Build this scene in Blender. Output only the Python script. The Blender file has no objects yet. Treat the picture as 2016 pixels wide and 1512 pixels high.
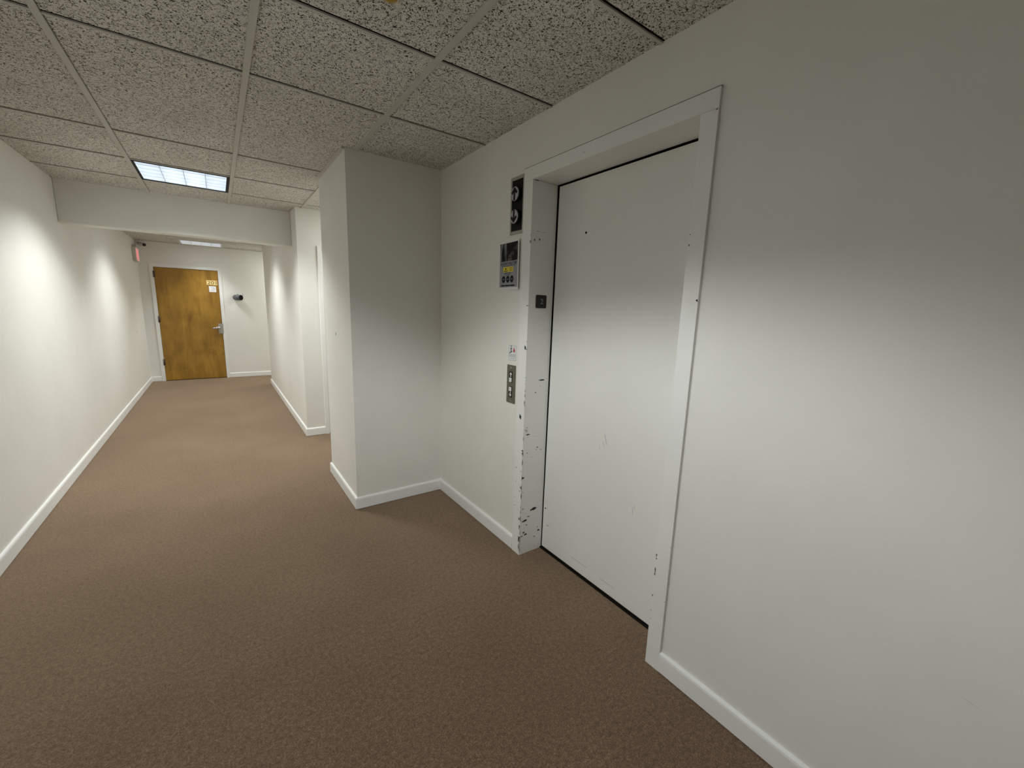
import bpy, bmesh, math, random
from mathutils import Vector, Matrix

C = bpy.context.scene.collection
R = math.radians

LAMP, LAMP_NEAR, LAMP_FAR, LH = 3.2, 4.0, 6.0, 0.075
P_FRONT, P_NEAR, P_MID, P_FAR = 25.0, 43.0, 21.0, 14.0
# ------------------------------------------------------------------ measures
XL, XR, XF = -1.03, 1.3774, 0.721          # left wall, elevator wall, block / far right wall
YB, YE, YJ = 9.5236, 8.5025, 4.8595        # back wall, end of far right wall, recess jog
YC, YD = 2.8643, 3.6639                    # block front and rear
ZC = 2.399                                 # ceiling
YS, YS2, ZS = 5.188, 5.338, 2.054          # dropped beam
EA, EB, EC, ED = 1.852, 1.778, 0.8745, 0.813   # elevator casing
XD = 1.5357                                # elevator door face
EH1, EH2 = 2.104, 2.166
D1, D2, DH = -0.8327, 0.067, 1.9913        # wooden door
YREAR, XALC, XSIDE = -2.6, 2.0, 2.6
T = 0.6055
BX, BY = -0.4277, 1.0654
CAM_H = 1.439

# ------------------------------------------------------------------ materials
def new_mat(name):
    m = bpy.data.materials.new(name); m.use_nodes = True
    return m, m.node_tree.nodes, m.node_tree.links, m.node_tree.nodes['Principled BSDF']

def simple(name, col, rough=0.5, metal=0.0, emit=None, es=0.0, spec=0.5):
    m, n, l, b = new_mat(name)
    b.inputs['Base Color'].default_value = (*col, 1)
    b.inputs['Roughness'].default_value = rough
    b.inputs['Metallic'].default_value = metal
    b.inputs['Specular IOR Level'].default_value = spec
    if emit:
        b.inputs['Emission Color'].default_value = (*emit, 1)
        b.inputs['Emission Strength'].default_value = es
    # a trace of procedural unevenness
    tc = n.new('ShaderNodeTexCoord'); nz = n.new('ShaderNodeTexNoise')
    nz.inputs['Scale'].default_value = 40
    mr = n.new('ShaderNodeMapRange')
    mr.inputs['To Min'].default_value = max(0.02, rough - 0.04); mr.inputs['To Max'].default_value = min(1, rough + 0.04)
    l.new(tc.outputs['Object'], nz.inputs['Vector']); l.new(nz.outputs['Fac'], mr.inputs['Value'])
    l.new(mr.outputs['Result'], b.inputs['Roughness'])
    return m

def ramp(n, stops):
    r = n.new('ShaderNodeValToRGB')
    e = r.color_ramp.elements
    while len(e) < len(stops): e.new(0.5)
    for i, (p, c) in enumerate(stops):
        e[i].position = p; e[i].color = (*c, 1)
    return r

def mix(n, l, mode, fac, a, b):
    x = n.new('ShaderNodeMix'); x.data_type = 'RGBA'; x.blend_type = mode
    for i, v in ((0, fac), (6, a), (7, b)):
        if hasattr(v, 'is_output'): l.new(v, x.inputs[i])
        elif isinstance(v, (int, float)): x.inputs[i].default_value = v
        else: x.inputs[i].default_value = (*v, 1)
    return x.outputs[2]

def noise(n, l, vec, scale, detail=2, rough=0.5, dist=0.0):
    z = n.new('ShaderNodeTexNoise')
    z.inputs['Scale'].default_value = scale; z.inputs['Detail'].default_value = detail
    z.inputs['Roughness'].default_value = rough; z.inputs['Distortion'].default_value = dist
    l.new(vec, z.inputs['Vector'])
    return z.outputs['Fac']

def bump(n, l, b, h, strength, dist):
    x = n.new('ShaderNodeBump'); x.inputs['Strength'].default_value = strength; x.inputs['Distance'].default_value = dist
    l.new(h, x.inputs['Height']); l.new(x.outputs['Normal'], b.inputs['Normal'])

def paint(name, col, rough=0.42, dirt=0.05):
    m, n, l, b = new_mat(name)
    tc = n.new('ShaderNodeTexCoord'); v = tc.outputs['Object']
    f = noise(n, l, v, 2.2, 5, 0.6)
    r = ramp(n, [(0.3, tuple(c * (1 - dirt) for c in col)), (0.62, col)])
    l.new(f, r.inputs['Fac'])
    l.new(r.outputs['Color'], b.inputs['Base Color'])
    b.inputs['Roughness'].default_value = rough
    b.inputs['Specular IOR Level'].default_value = 0.4
    bump(n, l, b, noise(n, l, v, 160, 2), 0.10, 0.002)
    return m

M = {}
M['wall'] = paint('wall_paint', (0.845, 0.828, 0.765), 0.45)
M['trim'] = paint('trim_paint', (0.90, 0.892, 0.86), 0.35, 0.05)
M['jamb'] = paint('jamb_paint', (0.885, 0.875, 0.835), 0.35, 0.07)
M['door'] = paint('elevator_door_paint', (0.845, 0.835, 0.785), 0.40, 0.04)
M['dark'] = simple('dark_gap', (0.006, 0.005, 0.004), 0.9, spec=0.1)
M['plenum'] = simple('plenum_shadow', (0.012, 0.010, 0.008), 0.95, spec=0.0)
M['chip'] = simple('chipped_paint', (0.010, 0.015, 0.018), 0.6)
M['caulkshadow'] = simple('caulk_shadow', (0.13, 0.115, 0.09), 0.7)
M['scuff'] = simple('scuff', (0.58, 0.57, 0.60), 0.6)
M['black'] = simple('black_enamel', (0.004, 0.004, 0.0045), 0.6, spec=0.2)
M['blackplastic'] = simple('black_plastic', (0.006, 0.006, 0.007), 0.6)
M['grid'] = simple('grid_metal', (0.56, 0.54, 0.48), 0.5)
M['steel'] = simple('brushed_steel', (0.40, 0.385, 0.34), 0.40, 0.4)
M['satin'] = simple('satin_plate', (0.115, 0.108, 0.078), 0.42, 0.25)
M['chrome'] = simple('polished_nickel', (0.62, 0.59, 0.56), 0.22, 0.7)
M['bronze'] = simple('dark_hinge', (0.10, 0.075, 0.06), 0.45, 0.7)
M['brass'] = simple('gold_plate', (0.92, 0.70, 0.27), 0.40, 0.0)
M['paper'] = simple('paper', (0.82, 0.82, 0.82), 0.7)
M['greyprint'] = simple('grey_print', (0.30, 0.30, 0.33), 0.6)
M['ink'] = simple('ink', (0.006, 0.007, 0.018), 0.7, spec=0.2)
M['greyink'] = simple('grey_ink', (0.20, 0.22, 0.25), 0.6)
M['yellow'] = simple('yellow_print', (0.80, 0.66, 0.03), 0.6)
M['red'] = simple('red_print', (0.50, 0.02, 0.05), 0.6)
M['white'] = simple('white_plastic', (0.78, 0.78, 0.76), 0.4)
M['housing'] = simple('sign_housing', (0.55, 0.53, 0.47), 0.5)
M['greymetal'] = simple('grey_metal', (0.10, 0.105, 0.11), 0.5, 0.0)
M['lens'] = simple('lantern_lens', (0.42, 0.42, 0.46), 0.35)
M['louver'] = simple('louver_aluminium', (0.86, 0.90, 0.96), 0.30)
M['reflector'] = simple('reflector_white', (0.88, 0.90, 0.93), 0.4)
M['lamp'] = simple('lamp_glow', (0.9, 0.9, 0.9), 0.5, 0, (0.86, 0.95, 1.0), LAMP)
M['lampnear'] = simple('lamp_glow_dimmer', (0.9, 0.9, 0.9), 0.5, 0, (0.88, 0.96, 1.0), LAMP_NEAR)
M['lampfar'] = simple('lamp_glow_far', (0.9, 0.9, 0.9), 0.5, 0, (1.0, 0.99, 0.96), LAMP_FAR)
M['lampend'] = simple('lamp_glow_end', (0.9, 0.9, 0.9), 0.5, 0, (1.0, 0.98, 0.95), 1.4)
M['exitface'] = simple('exit_face', (0.75, 0.50, 0.47), 0.5, 0, (1.0, 0.42, 0.38), 0.22)
M['exitletter'] = simple('exit_letter', (0.8, 0.2, 0.2), 0.5, 0, (1.0, 0.24, 0.24), 0.6)

def carpet():
    m, n, l, b = new_mat('brown_carpet')
    tc = n.new('ShaderNodeTexCoord'); v = tc.outputs['Object']
    fine = noise(n, l, v, 190, 3, 0.75)
    mid = noise(n, l, v, 62, 3, 0.75)
    big = noise(n, l, v, 1.3, 4, 0.55)
    r1 = ramp(n, [(0.30, (0.055, 0.031, 0.016)), (0.50, (0.142, 0.088, 0.053)), (0.70, (0.280, 0.186, 0.122))])
    l.new(fine, r1.inputs['Fac'])
    r2 = ramp(n, [(0.34, (0.60, 0.58, 0.56)), (0.64, (1.2, 1.2, 1.2))]); l.new(mid, r2.inputs['Fac'])
    r3 = ramp(n, [(0.32, (0.80, 0.77, 0.74)), (0.66, (1.06, 1.06, 1.06))]); l.new(big, r3.inputs['Fac'])
    c = mix(n, l, 'MULTIPLY', 1.0, r1.outputs['Color'], r2.outputs['Color'])
    c = mix(n, l, 'MULTIPLY', 1.0, c, r3.outputs['Color'])
    l.new(c, b.inputs['Base Color'])
    b.inputs['Roughness'].default_value = 0.95
    b.inputs['Specular IOR Level'].default_value = 0.1
    b.inputs['Sheen Weight'].default_value = 0.5
    b.inputs['Sheen Roughness'].default_value = 0.6
    b.inputs['Sheen Tint'].default_value = (0.75, 0.58, 0.42, 1)
    bump(n, l, b, fine, 0.5, 0.004)
    return m
M['carpet'] = carpet()

def tilemat():
    m, n, l, b = new_mat('fissured_acoustic_tile')
    tc = n.new('ShaderNodeTexCoord'); v = tc.outputs['Object']
    a = noise(n, l, v, 128, 1.5, 0.5, 1.6)
    f = noise(n, l, v, 330, 2, 0.6)
    broad = noise(n, l, v, 2.5, 3, 0.5)
    fis = ramp(n, [(0.415, (1, 1, 1)), (0.455, (0, 0, 0))]); l.new(a, fis.inputs['Fac'])
    pin = ramp(n, [(0.30, (1, 1, 1)), (0.36, (0, 0, 0))]); l.new(f, pin.inputs['Fac'])
    tint = ramp(n, [(0.35, (0.77, 0.74, 0.67)), (0.65, (0.85, 0.82, 0.75))]); l.new(broad, tint.inputs['Fac'])
    # small yellow stain on one panel
    d = n.new('ShaderNodeVectorMath'); d.operation = 'DISTANCE'; d.inputs[1].default_value = (0.523, 1.462, ZC)
    l.new(v, d.inputs[0])
    st = ramp(n, [(0.018, (0.50, 0.33, 0.03)), (0.030, (1, 1, 1))]); l.new(d.outputs['Value'], st.inputs['Fac'])
    sf = ramp(n, [(0.018, (1, 1, 1)), (0.030, (0, 0, 0))]); l.new(d.outputs['Value'], sf.inputs['Fac'])
    c = mix(n, l, 'MIX', fis.outputs['Color'], tint.outputs['Color'], (0.05, 0.044, 0.033))
    c = mix(n, l, 'MIX', pin.outputs['Color'], c, (0.16, 0.145, 0.12))
    c = mix(n, l, 'MIX', sf.outputs['Color'], c, (0.45, 0.31, 0.05))
    l.new(c, b.inputs['Base Color'])
    b.inputs['Roughness'].default_value = 0.95
    b.inputs['Specular IOR Level'].default_value = 0.1
    inv = n.new('ShaderNodeMath'); inv.operation = 'SUBTRACT'; inv.inputs[0].default_value = 1
    l.new(fis.outputs['Color'], inv.inputs[1])
    bump(n, l, b, inv.outputs[0], 0.6, 0.003)
    return m
M['tile'] = tilemat()

def wood():
    m, n, l, b = new_mat('honey_oak_veneer')
    tc = n.new('ShaderNodeTexCoord')
    mp = n.new('ShaderNodeMapping'); mp.inputs['Scale'].default_value = (7, 7, 1.5)
    l.new(tc.outputs['Object'], mp.inputs['Vector'])
    mp2 = n.new('ShaderNodeMapping'); mp2.inputs['Scale'].default_value = (70, 70, 1.6)
    l.new(tc.outputs['Object'], mp2.inputs['Vector'])
    a = noise(n, l, mp.outputs['Vector'], 0.9, 4, 0.6, 0.8)
    g = noise(n, l, mp2.outputs['Vector'], 1.5, 3, 0.6, 0.3)
    k = noise(n, l, tc.outputs['Object'], 3.2, 4, 0.6)
    r = ramp(n, [(0.28, (0.235, 0.115, 0.010)), (0.50, (0.350, 0.180, 0.018)), (0.75, (0.470, 0.255, 0.036))]); l.new(a, r.inputs['Fac'])
    r2 = ramp(n, [(0.3, (0.90, 0.89, 0.87)), (0.7, (1.05, 1.05, 1.05))]); l.new(g, r2.inputs['Fac'])
    r3 = ramp(n, [(0.34, (0.78, 0.75, 0.70)), (0.6, (1.05, 1.05, 1.05))]); l.new(k, r3.inputs['Fac'])
    c = mix(n, l, 'MULTIPLY', 1, r.outputs['Color'], r2.outputs['Color'])
    c = mix(n, l, 'MULTIPLY', 1, c, r3.outputs['Color'])
    l.new(c, b.inputs['Base Color']); b.inputs['Roughness'].default_value = 0.42
    return m
M['wood'] = wood()

def photo_print():
    m, n, l, b = new_mat('dark_photo_print')
    tc = n.new('ShaderNodeTexCoord'); v = tc.outputs['Object']
    mp = n.new('ShaderNodeMapping'); mp.inputs['Scale'].default_value = (1, 42, 3); l.new(v, mp.inputs['Vector'])
    s = noise(n, l, mp.outputs['Vector'], 1.4, 2, 0.5)
    rs = ramp(n, [(0.52, (0.004, 0.005, 0.008)), (0.66, (0.42, 0.43, 0.46))]); l.new(s, rs.inputs['Fac'])
    # the pale streaks only live on the left third
    sep = n.new('ShaderNodeSeparateXYZ'); l.new(v, sep.inputs[0])
    mr = n.new('ShaderNodeMapRange'); mr.inputs['From Min'].default_value = 2.0; mr.inputs['From Max'].default_value = 2.035
    l.new(sep.outputs['Y'], mr.inputs['Value'])
    k = noise(n, l, v, 22, 3, 0.6)
    rk = ramp(n, [(0.48, (0.004, 0.004, 0.005)), (0.68, (0.13, 0.10, 0.095))]); l.new(k, rk.inputs['Fac'])
    c = mix(n, l, 'MIX', mr.outputs['Result'], rk.outputs['Color'], rs.outputs['Color'])
    l.new(c, b.inputs['Base Color']); b.inputs['Roughness'].default_value = 0.6; b.inputs['Specular IOR Level'].default_value = 0.15
    return m
M['photo'] = photo_print()

# ------------------------------------------------------------------ mesh helpers
def box(bm, x0, x1, y0, y1, z0, z1, mi=0):
    v = [bm.verts.new((x, y, z)) for x in (x0, x1) for y in (y0, y1) for z in (z0, z1)]
    for f in ((0,1,3,2),(4,6,7,5),(0,4,5,1),(2,3,7,6),(0,2,6,4),(1,5,7,3)):
        fc = bm.faces.new([v[i] for i in f]); fc.material_index = mi
    return v

def quad(bm, pts, mi=0):
    f = bm.faces.new([bm.verts.new(p) for p in pts]); f.material_index = mi
    return f

def obj(name, bm, mat, parent=None, smooth=False, bevel=0.0, fix=True):
    if fix: bmesh.ops.recalc_face_normals(bm, faces=bm.faces[:])
    me = bpy.data.meshes.new(name); bm.to_mesh(me); bm.free()
    for m_ in (mat if isinstance(mat, (list, tuple)) else [mat]): me.materials.append(m_)
    o = bpy.data.objects.new(name, me); C.objects.link(o)
    if parent is not None:
        o.parent = parent
        o.matrix_parent_inverse = Matrix.Translation(-parent.location)
    if smooth:
        for p in me.polygons: p.use_smooth = True
    if bevel:
        b = o.modifiers.new('soft_edges', 'BEVEL'); b.width = bevel; b.segments = 2; b.limit_method = 'ANGLE'
    return o

def struct(name, bm, mat, label=None, cat=None, **k):
    o = obj(name, bm, mat, **k); o['kind'] = 'structure'
    if label: o['label'] = label; o['category'] = cat
    return o

def empty(name, loc):
    o = bpy.data.objects.new(name, None); o.empty_display_size = 0.1; o.location = loc; C.objects.link(o)
    return o

def thing(name, loc, label, cat, group=None, kind=None):
    o = empty(name, loc); o['label'] = label; o['category'] = cat
    if group: o['group'] = group
    if kind: o['kind'] = kind
    return o

def boxes(*bs):
    bm = bmesh.new()
    for b in bs: box(bm, *b)
    return bm

def sweep(bm, path, profile, side=1):
    """sweep a closed (offset, z) profile along a 2-D path with mitred corners; offset grows to the left of travel when side = 1"""
    P = [Vector(p) for p in path]; n = len(P); rings = []
    for i in range(n):
        d0 = (P[i] - P[i-1]).normalized() if i else None
        d1 = (P[i+1] - P[i]).normalized() if i < n-1 else None
        nr = lambda d: Vector((-d.y, d.x)) * side
        if d0 is None: nn, k = nr(d1), 1
        elif d1 is None: nn, k = nr(d0), 1
        else:
            nn = (nr(d0) + nr(d1)).normalized(); k = 1 / max(0.3, nn.dot(nr(d0)))
        rings.append([bm.verts.new((P[i].x + nn.x*o*k, P[i].y + nn.y*o*k, z)) for o, z in profile])
    m = len(profile)
    for i in range(n-1):
        for j in range(m):
            bm.faces.new((rings[i][j], rings[i][(j+1) % m], rings[i+1][(j+1) % m], rings[i+1][j]))
    bm.faces.new(rings[0]); bm.faces.new(rings[-1][::-1])

def cyl(bm, c0, c1, r0, r1=None, seg=24, mi=0, cap=True):
    r1 = r0 if r1 is None else r1
    c0, c1 = Vector(c0), Vector(c1); d = (c1 - c0).normalized()
    a = d.orthogonal().normalized(); b = d.cross(a)
    A = []; B = []
    for i in range(seg):
        t = 2*math.pi*i/seg; e = a*math.cos(t) + b*math.sin(t)
        A.append(bm.verts.new(c0 + e*r0)); B.append(bm.verts.new(c1 + e*r1))
    for i in range(seg):
        f = bm.faces.new((A[i], A[(i+1) % seg], B[(i+1) % seg], B[i])); f.material_index = mi; f.smooth = True
    if cap:
        for g in (A[::-1], B):
            f = bm.faces.new(g); f.material_index = mi

FRAMES = {'right': (Vector((0,-1,0)), Vector((0,0,1))),     # wall facing -x
          'back':  (Vector((1,0,0)),  Vector((0,0,1))),     # wall facing -y
          'left':  (Vector((0,1,0)),  Vector((0,0,1)))}     # wall facing +x

def plane_pt(frame, o, a, b, lift):
    X, Z = FRAMES[frame]; N = X.cross(Z)
    return Vector(o) + X*a + Z*b + N*lift

def poly(bm, frame, o, pts, lift, thick=0.0, mi=0, mapf=None):
    f = mapf or (lambda a, b, h: plane_pt(frame, o, a, b, h))
    top = [bm.verts.new(f(a, b, lift + thick)) for a, b in pts]
    fc = bm.faces.new(top); fc.material_index = mi
    if thick:
        bot = [bm.verts.new(f(a, b, lift)) for a, b in pts]
        n = len(pts)
        for i in range(n):
            q = bm.faces.new((bot[i], bot[(i+1) % n], top[(i+1) % n], top[i])); q.material_index = mi
        bm.faces.new(bot[::-1]).material_index = mi

def rrect(w, h, r, cx=0, cy=0, seg=5):
    pts = []
    for sx, sy, a0 in ((1,1,0), (-1,1,90), (-1,-1,180), (1,-1,270)):
        for i in range(seg+1):
            a = R(a0 + 90*i/seg)
            pts.append((cx + sx*(w/2-r) + r*math.cos(a), cy + sy*(h/2-r) + r*math.sin(a)))
    return pts

def ring_pts(r, cx=0, cy=0, seg=28, ry=None):
    ry = ry or r
    return [(cx + r*math.cos(2*math.pi*i/seg), cy + ry*math.sin(2*math.pi*i/seg)) for i in range(seg)]

def rect_pts(x0, x1, y0, y1): return [(x0,y0),(x1,y0),(x1,y1),(x0,y1)]

def arrow_pts(w, h, cx, cy, up=1, bar=0.26, head=0.22):
    """open-headed arrow outline: shaft and chevron"""
    s = h/2; t = w*bar/2; k = head*h
    pts = [(-t,-s),(t,-s),(t, s-k*2.1),(w/2*0.62, s-k*2.9),(w/2, s-k*2.2),(0, s),(-w/2, s-k*2.2),(-w/2*0.62, s-k*2.9),(-t, s-k*2.1)]
    pts = [(cx+a, cy+b*up) for a, b in pts]
    return pts if up > 0 else pts[::-1]

def tri_arrow(w, h, cx, cy, up=1):
    s = h/2; t = w*0.15
    pts = [(-t,-s),(t,-s),(t,0),(w/2,0),(0,s),(-w/2,0),(-t,0)]
    pts = [(cx+a, cy+b*up) for a, b in pts]
    return pts if up > 0 else pts[::-1]

def text_bm(s, height, width=None, bold=0.0):
    """text laid out in 2-D, centred on the origin, scaled to a cap height and, if given, a width"""
    cu = bpy.data.curves.new('lettering', 'FONT'); cu.body = s; cu.size = 1; cu.offset = bold
    cu.align_x = 'LEFT'; cu.fill_mode = 'FRONT'; cu.resolution_u = 3
    o = bpy.data.objects.new('lettering', cu); C.objects.link(o)
    dg = bpy.context.evaluated_depsgraph_get(); dg.update()
    me = bpy.data.meshes.new_from_object(o.evaluated_get(dg))
    bm = bmesh.new(); bm.from_mesh(me)
    bpy.data.objects.remove(o); bpy.data.curves.remove(cu); bpy.data.meshes.remove(me)
    xs = [v.co.x for v in bm.verts]; ys = [v.co.y for v in bm.verts]
    sy = height / (max(ys) - min(ys)); sx = width / (max(xs) - min(xs)) if width else sy
    cx, cy = (max(xs)+min(xs))/2, (max(ys)+min(ys))/2
    for v in bm.verts: v.co = Vector(((v.co.x-cx)*sx, (v.co.y-cy)*sy, 0))
    return bm

def text(name, s, frame, o, a, b, lift, height, mat, parent, width=None, bold=0.0, mapf=None):
    bm = text_bm(s, height, width, bold)
    f = mapf or (lambda p, q, h: plane_pt(frame, o, p, q, h))
    for v in bm.verts: v.co = f(v.co.x + a, v.co.y + b, lift)
    return obj(name, bm, mat, parent, fix=False)

# ------------------------------------------------------------------ the setting: shell
W = 0.10
bm = bmesh.new()
for q in ((XL-W, XR+0.3, YREAR-W, YC), (XL-W, XALC+W, YC, YS), (XL-W, XF+W, YS, YE), (XL-W, XSIDE, YE, YB+W)):
    box(bm, q[0], q[1], q[2], q[3], -0.10, 0.0)
struct('floor', bm, M['carpet'], 'brown short pile carpet covering the whole corridor floor', 'carpet')

struct('wall_left', boxes((XL-W, XL, YREAR-W, YB+W, 0, ZC+0.15)), M['wall'], 'long plain off white wall on the left of the corridor', 'wall')
bm = boxes((XL, D1-0.004, YB, YB+W, 0, ZC+0.1), (D2+0.004, XSIDE, YB, YB+W, 0, ZC+0.1), (D1-0.004, D2+0.004, YB, YB+W, DH+0.004, ZC+0.1))
struct('wall_back', bm, M['wall'], 'short end wall around the wooden door', 'wall')
bm = boxes((XR, XR+W, YREAR, EC-0.02, 0, ZC+0.1), (XR, XR+W, EB+0.02, YC, 0, ZC+0.1), (XR, XR+W, EC-0.02, EB+0.02, EH1+0.02, ZC+0.1))
struct('wall_right', bm, M['wall'], 'off white wall holding the elevator doorway', 'wall')
struct('wall_block', boxes((XF, XR+W, YC, YD, 0, ZC+0.1)), M['wall'], 'projecting wall block left of the elevator', 'wall')
bm = boxes((XALC, XALC+W, YD, YJ, 0, ZC+0.1), (XR+W, XALC+W, YD-W, YD, 0, ZC+0.1))
struct('wall_recess', bm, M['wall'])
AD1, AD2, ADH = 0.945, 1.76, 2.005      # painted door in the recess
bm = boxes((XF, AD1, YJ, YJ+W, 0, ZC+0.1), (AD2, XALC+W, YJ, YJ+W, 0, ZC+0.1), (AD1, AD2, YJ, YJ+W, ADH, ZC+0.1), (XF, XF+W, YJ+W, YE, 0, ZC+0.1),
           (XF+W, XSIDE, YE-W, YE, 0, ZC+0.1))
struct('wall_right_far', bm, M['wall'], 'far right corridor wall beyond the recess', 'wall')
struct('wall_side', boxes((XSIDE, XSIDE+W, YE-W, YB+W, 0, ZC+0.1)), M['wall'])
struct('wall_rear', boxes((XL, XR+W, YREAR-W, YREAR, 0, ZC+0.15)), M['wall'])
struct('trim_beam', boxes((XL, XF, YS, YS2, ZS, ZC+0.1)), M['wall'], 'dropped wall coloured beam crossing the corridor below the ceiling', 'beam', bevel=0.006)

# ceiling: panels, each cell inset from its bars so that a dark joint shows
fix_cells = {(0, -1), (0, 0), (0, 5), (0, 9)}
bm = bmesh.new(); gr = bmesh.new()
regions = [(XL, XR, YREAR, YC), (XL, XF, YC, YS), (XF, XALC, YD, YJ), (XL, XF, YS2, 8.766), (XL, XF, 8.766, YB), (XF, XSIDE, YE, YB)]
bar = 0.012; gap = 0.0095; zt = ZC + 0.004
FARFIX = (BX, BX+T, 8.766, 8.766+T)
def lines(lo, hi, org):
    k0 = math.ceil((lo - org)/T - 1e-6); out = []
    while org + k0*T < hi - 1e-6:
        out.append((k0, org + k0*T)); k0 += 1
    return out
for (x0, x1, y0, y1) in regions:
    oy = BY if y0 < 8 else 8.766
    xs = [x0] + [x for k, x in lines(x0, x1, BX) if x - x0 > 0.03 and x1 - x > 0.03] + [x1]
    ys = [y0] + [y for k, y in lines(y0, y1, oy) if y - y0 > 0.03 and y1 - y > 0.03] + [y1]
    for i in range(len(xs)-1):
        for j in range(len(ys)-1):
            cx, cy = (xs[i]+xs[i+1])/2, (ys[j]+ys[j+1])/2
            cell = (math.floor((cx-BX)/T), math.floor((cy-BY)/T))
            if y0 < 8 and cell in fix_cells: continue
            if FARFIX[0] < cx < FARFIX[1] and FARFIX[2] < cy < FARFIX[3] and y0 > 8: continue
            a0 = xs[i] + (bar-0.002 if i else 0); a1 = xs[i+1] - (bar + (0 if i+1 < len(xs)-1 else -bar))
            b0 = ys[j] + (bar*0.58+0.0005 if j else 0); b1 = ys[j+1] - (bar*0.58 + gap if j+1 < len(ys)-1 else 0)
            if i: a0 += 0.004
            quad(bm, [(a0,b0,zt),(a0,b1,zt),(a1,b1,zt),(a1,b0,zt)], 0)
    for x in xs[1:-1]: box(gr, x-bar, x+bar, y0, y1, ZC-0.004, ZC+0.005)
    for y in ys[1:-1]:
        for i in range(len(xs)-1):
            box(gr, xs[i]+(bar if i else 0), xs[i+1]-(bar if i+1 < len(xs)-1 else 0), y-bar*0.58, y+bar*0.58, ZC-0.001, ZC+0.005)
# wall angle along the block and jog
box(gr, XF-0.020, XF, YC, YD, ZC-0.006, ZC+0.006)
ceil = struct('ceiling', bm, [M['tile'], M['plenum']], 'suspended ceiling of fissured grey acoustic panels', 'ceiling', fix=False)
for p in ceil.data.polygons:
    if p.normal.z > 0: p.flip()
g = obj('ceiling_grid', gr, M['grid'], ceil)
pl = bmesh.new()
def plen(x0, x1, y0, y1): quad(pl, [(x0,y0,ZC+0.0056),(x0,y1,ZC+0.0056),(x1,y1,ZC+0.0056),(x1,y0,ZC+0.0056)])
fixrects = [(BX, BX+T, BY+k*T, BY+(k+1)*T) for k in (-1, 0, 5, 9)] + [FARFIX]
ycuts = sorted({YREAR, YB} | {c for r in fixrects for c in r[2:]})
for a, b in zip(ycuts[:-1], ycuts[1:]):
    hit = any(r[2] <= (a+b)/2 <= r[3] for r in fixrects)
    if hit: plen(XL, BX, a, b); plen(BX+T, XSIDE, a, b)
    else: plen(XL, XSIDE, a, b)
obj('plenum_deck', pl, M['plenum'], ceil, fix=False)

# baseboards
BT, BH = 0.014, 0.088
PROF = [(0, 0.004), (BT, 0.004), (BT, BH-0.014), (BT-0.002, BH-0.006), (BT-0.006, BH-0.001), (BT-0.009, BH), (0, BH)]
def baseboard(name, paths, label=None):
    b_ = bmesh.new()
    for p, s in paths: sweep(b_, p, PROF, s)
    o = struct(name, b_, M['trim'], label, 'baseboard' if label else None)
    return o
e = 0.0005
baseboard('baseboard_left', [([(XL, YREAR), (XL, YB)], -1)], 'white baseboard along the long left wall')
baseboard('baseboard_back', [([(XL+BT, YB), (D1-0.056, YB)], -1), ([(D2+0.056, YB), (XSIDE, YB)], -1)], 'short white baseboard either side of the wooden door')
baseboard('baseboard_right_far', [([(XF+0.6, YE), (XF, YE), (XF, YJ), (0.904, YJ)], -1)], 'white baseboard along the far right wall')
baseboard('baseboard_block', [([(XALC, YD), (XF, YD), (XF, YC), (XR, YC), (XR, EA+e)], -1)], 'white baseboard wrapping the projecting block beside the elevator')
baseboard('baseboard_right', [([(XR, ED-e), (XR, YREAR)], -1)], 'white baseboard right of the elevator doorway')

# ------------------------------------------------------------------ elevator doorway
CP = 0.012                      # casing stands this far off the wall
XC = XR - CP
d2 = thing('door_2', (XD, (EB+EC)/2, 0), 'closed white painted elevator door in a chipped white frame', 'elevator door', kind='structure')
bm = bmesh.new(); box(bm, XD, XD+0.035, EC-0.06, EB-0.009, 0.012, EH1-0.009)
bm.verts.ensure_lookup_table()
for v in bm.verts:
    if v.co.y > 1.5: v.co.y += -0.004 if v.co.z > 1 else 0.003
pan = obj('door_panel', bm, M['door'], d2, bevel=0.002)
bm = bmesh.new(); cyl(bm, (XD-0.001, 1.548, 1.835), (XD+0.004, 1.548, 1.835), 0.0062, seg=16)
k = obj('key_hole', bm, M['dark'], pan); 
bm = bmesh.new()
def L_jamb(y_in, y_out, ztop):
    lo, hi = sorted((y_in, y_out)); b_ = bmesh.new()
    box(b_, XC, XR, lo, hi, 0, ztop)                                    # flat casing against the wall
    t = 0.018 if y_out > y_in else -0.018
    lo, hi = sorted((y_in, y_in + t)); box(b_, XR, XD-0.002, lo, hi, 0, ztop)   # return into the opening
    bmesh.ops.remove_doubles(b_, verts=b_.verts[:], dist=1e-5)
    return b_
jl = obj('side_jamb', L_jamb(EB, EA, EH1-0.0018), M['jamb'], d2)
jr = obj('side_jamb', L_jamb(EC, ED, EH1-0.0012), M['jamb'], d2)
bm = bmesh.new(); box(bm, XC, XR, ED, EA, EH1, EH2); box(bm, XR, XD-0.002, EC-0.018, EB+0.018, EH1, EH1+0.018)
obj('head_jamb', bm, M['jamb'], d2)
bm = bmesh.new(); box(bm, XC+0.0006, XR-e, ED, EA, EH2, EH2+0.0028); obj('caulk_shadow_line', bm, M['caulkshadow'], d2)  # dark strip coloured as the shadow line at the caulk crack above the casing
bm = bmesh.new(); box(bm, XD-0.012, XD+0.045, EC, EB, 0.0, 0.006); obj('threshold', bm, M['dark'], d2)
bm = bmesh.new(); box(bm, XD+0.04, XD+0.05, EC-0.06, EB+0.018, 0.0, EH1+0.018); box(bm, XD-0.0015, XD+0.04, EB, EB+0.018, 0, EH1+0.018); box(bm, XD-0.0015, XD+0.04, EC-0.06, EB, EH1, EH1+0.018); obj('shaft_shadow', bm, M['dark'], d2)

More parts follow.
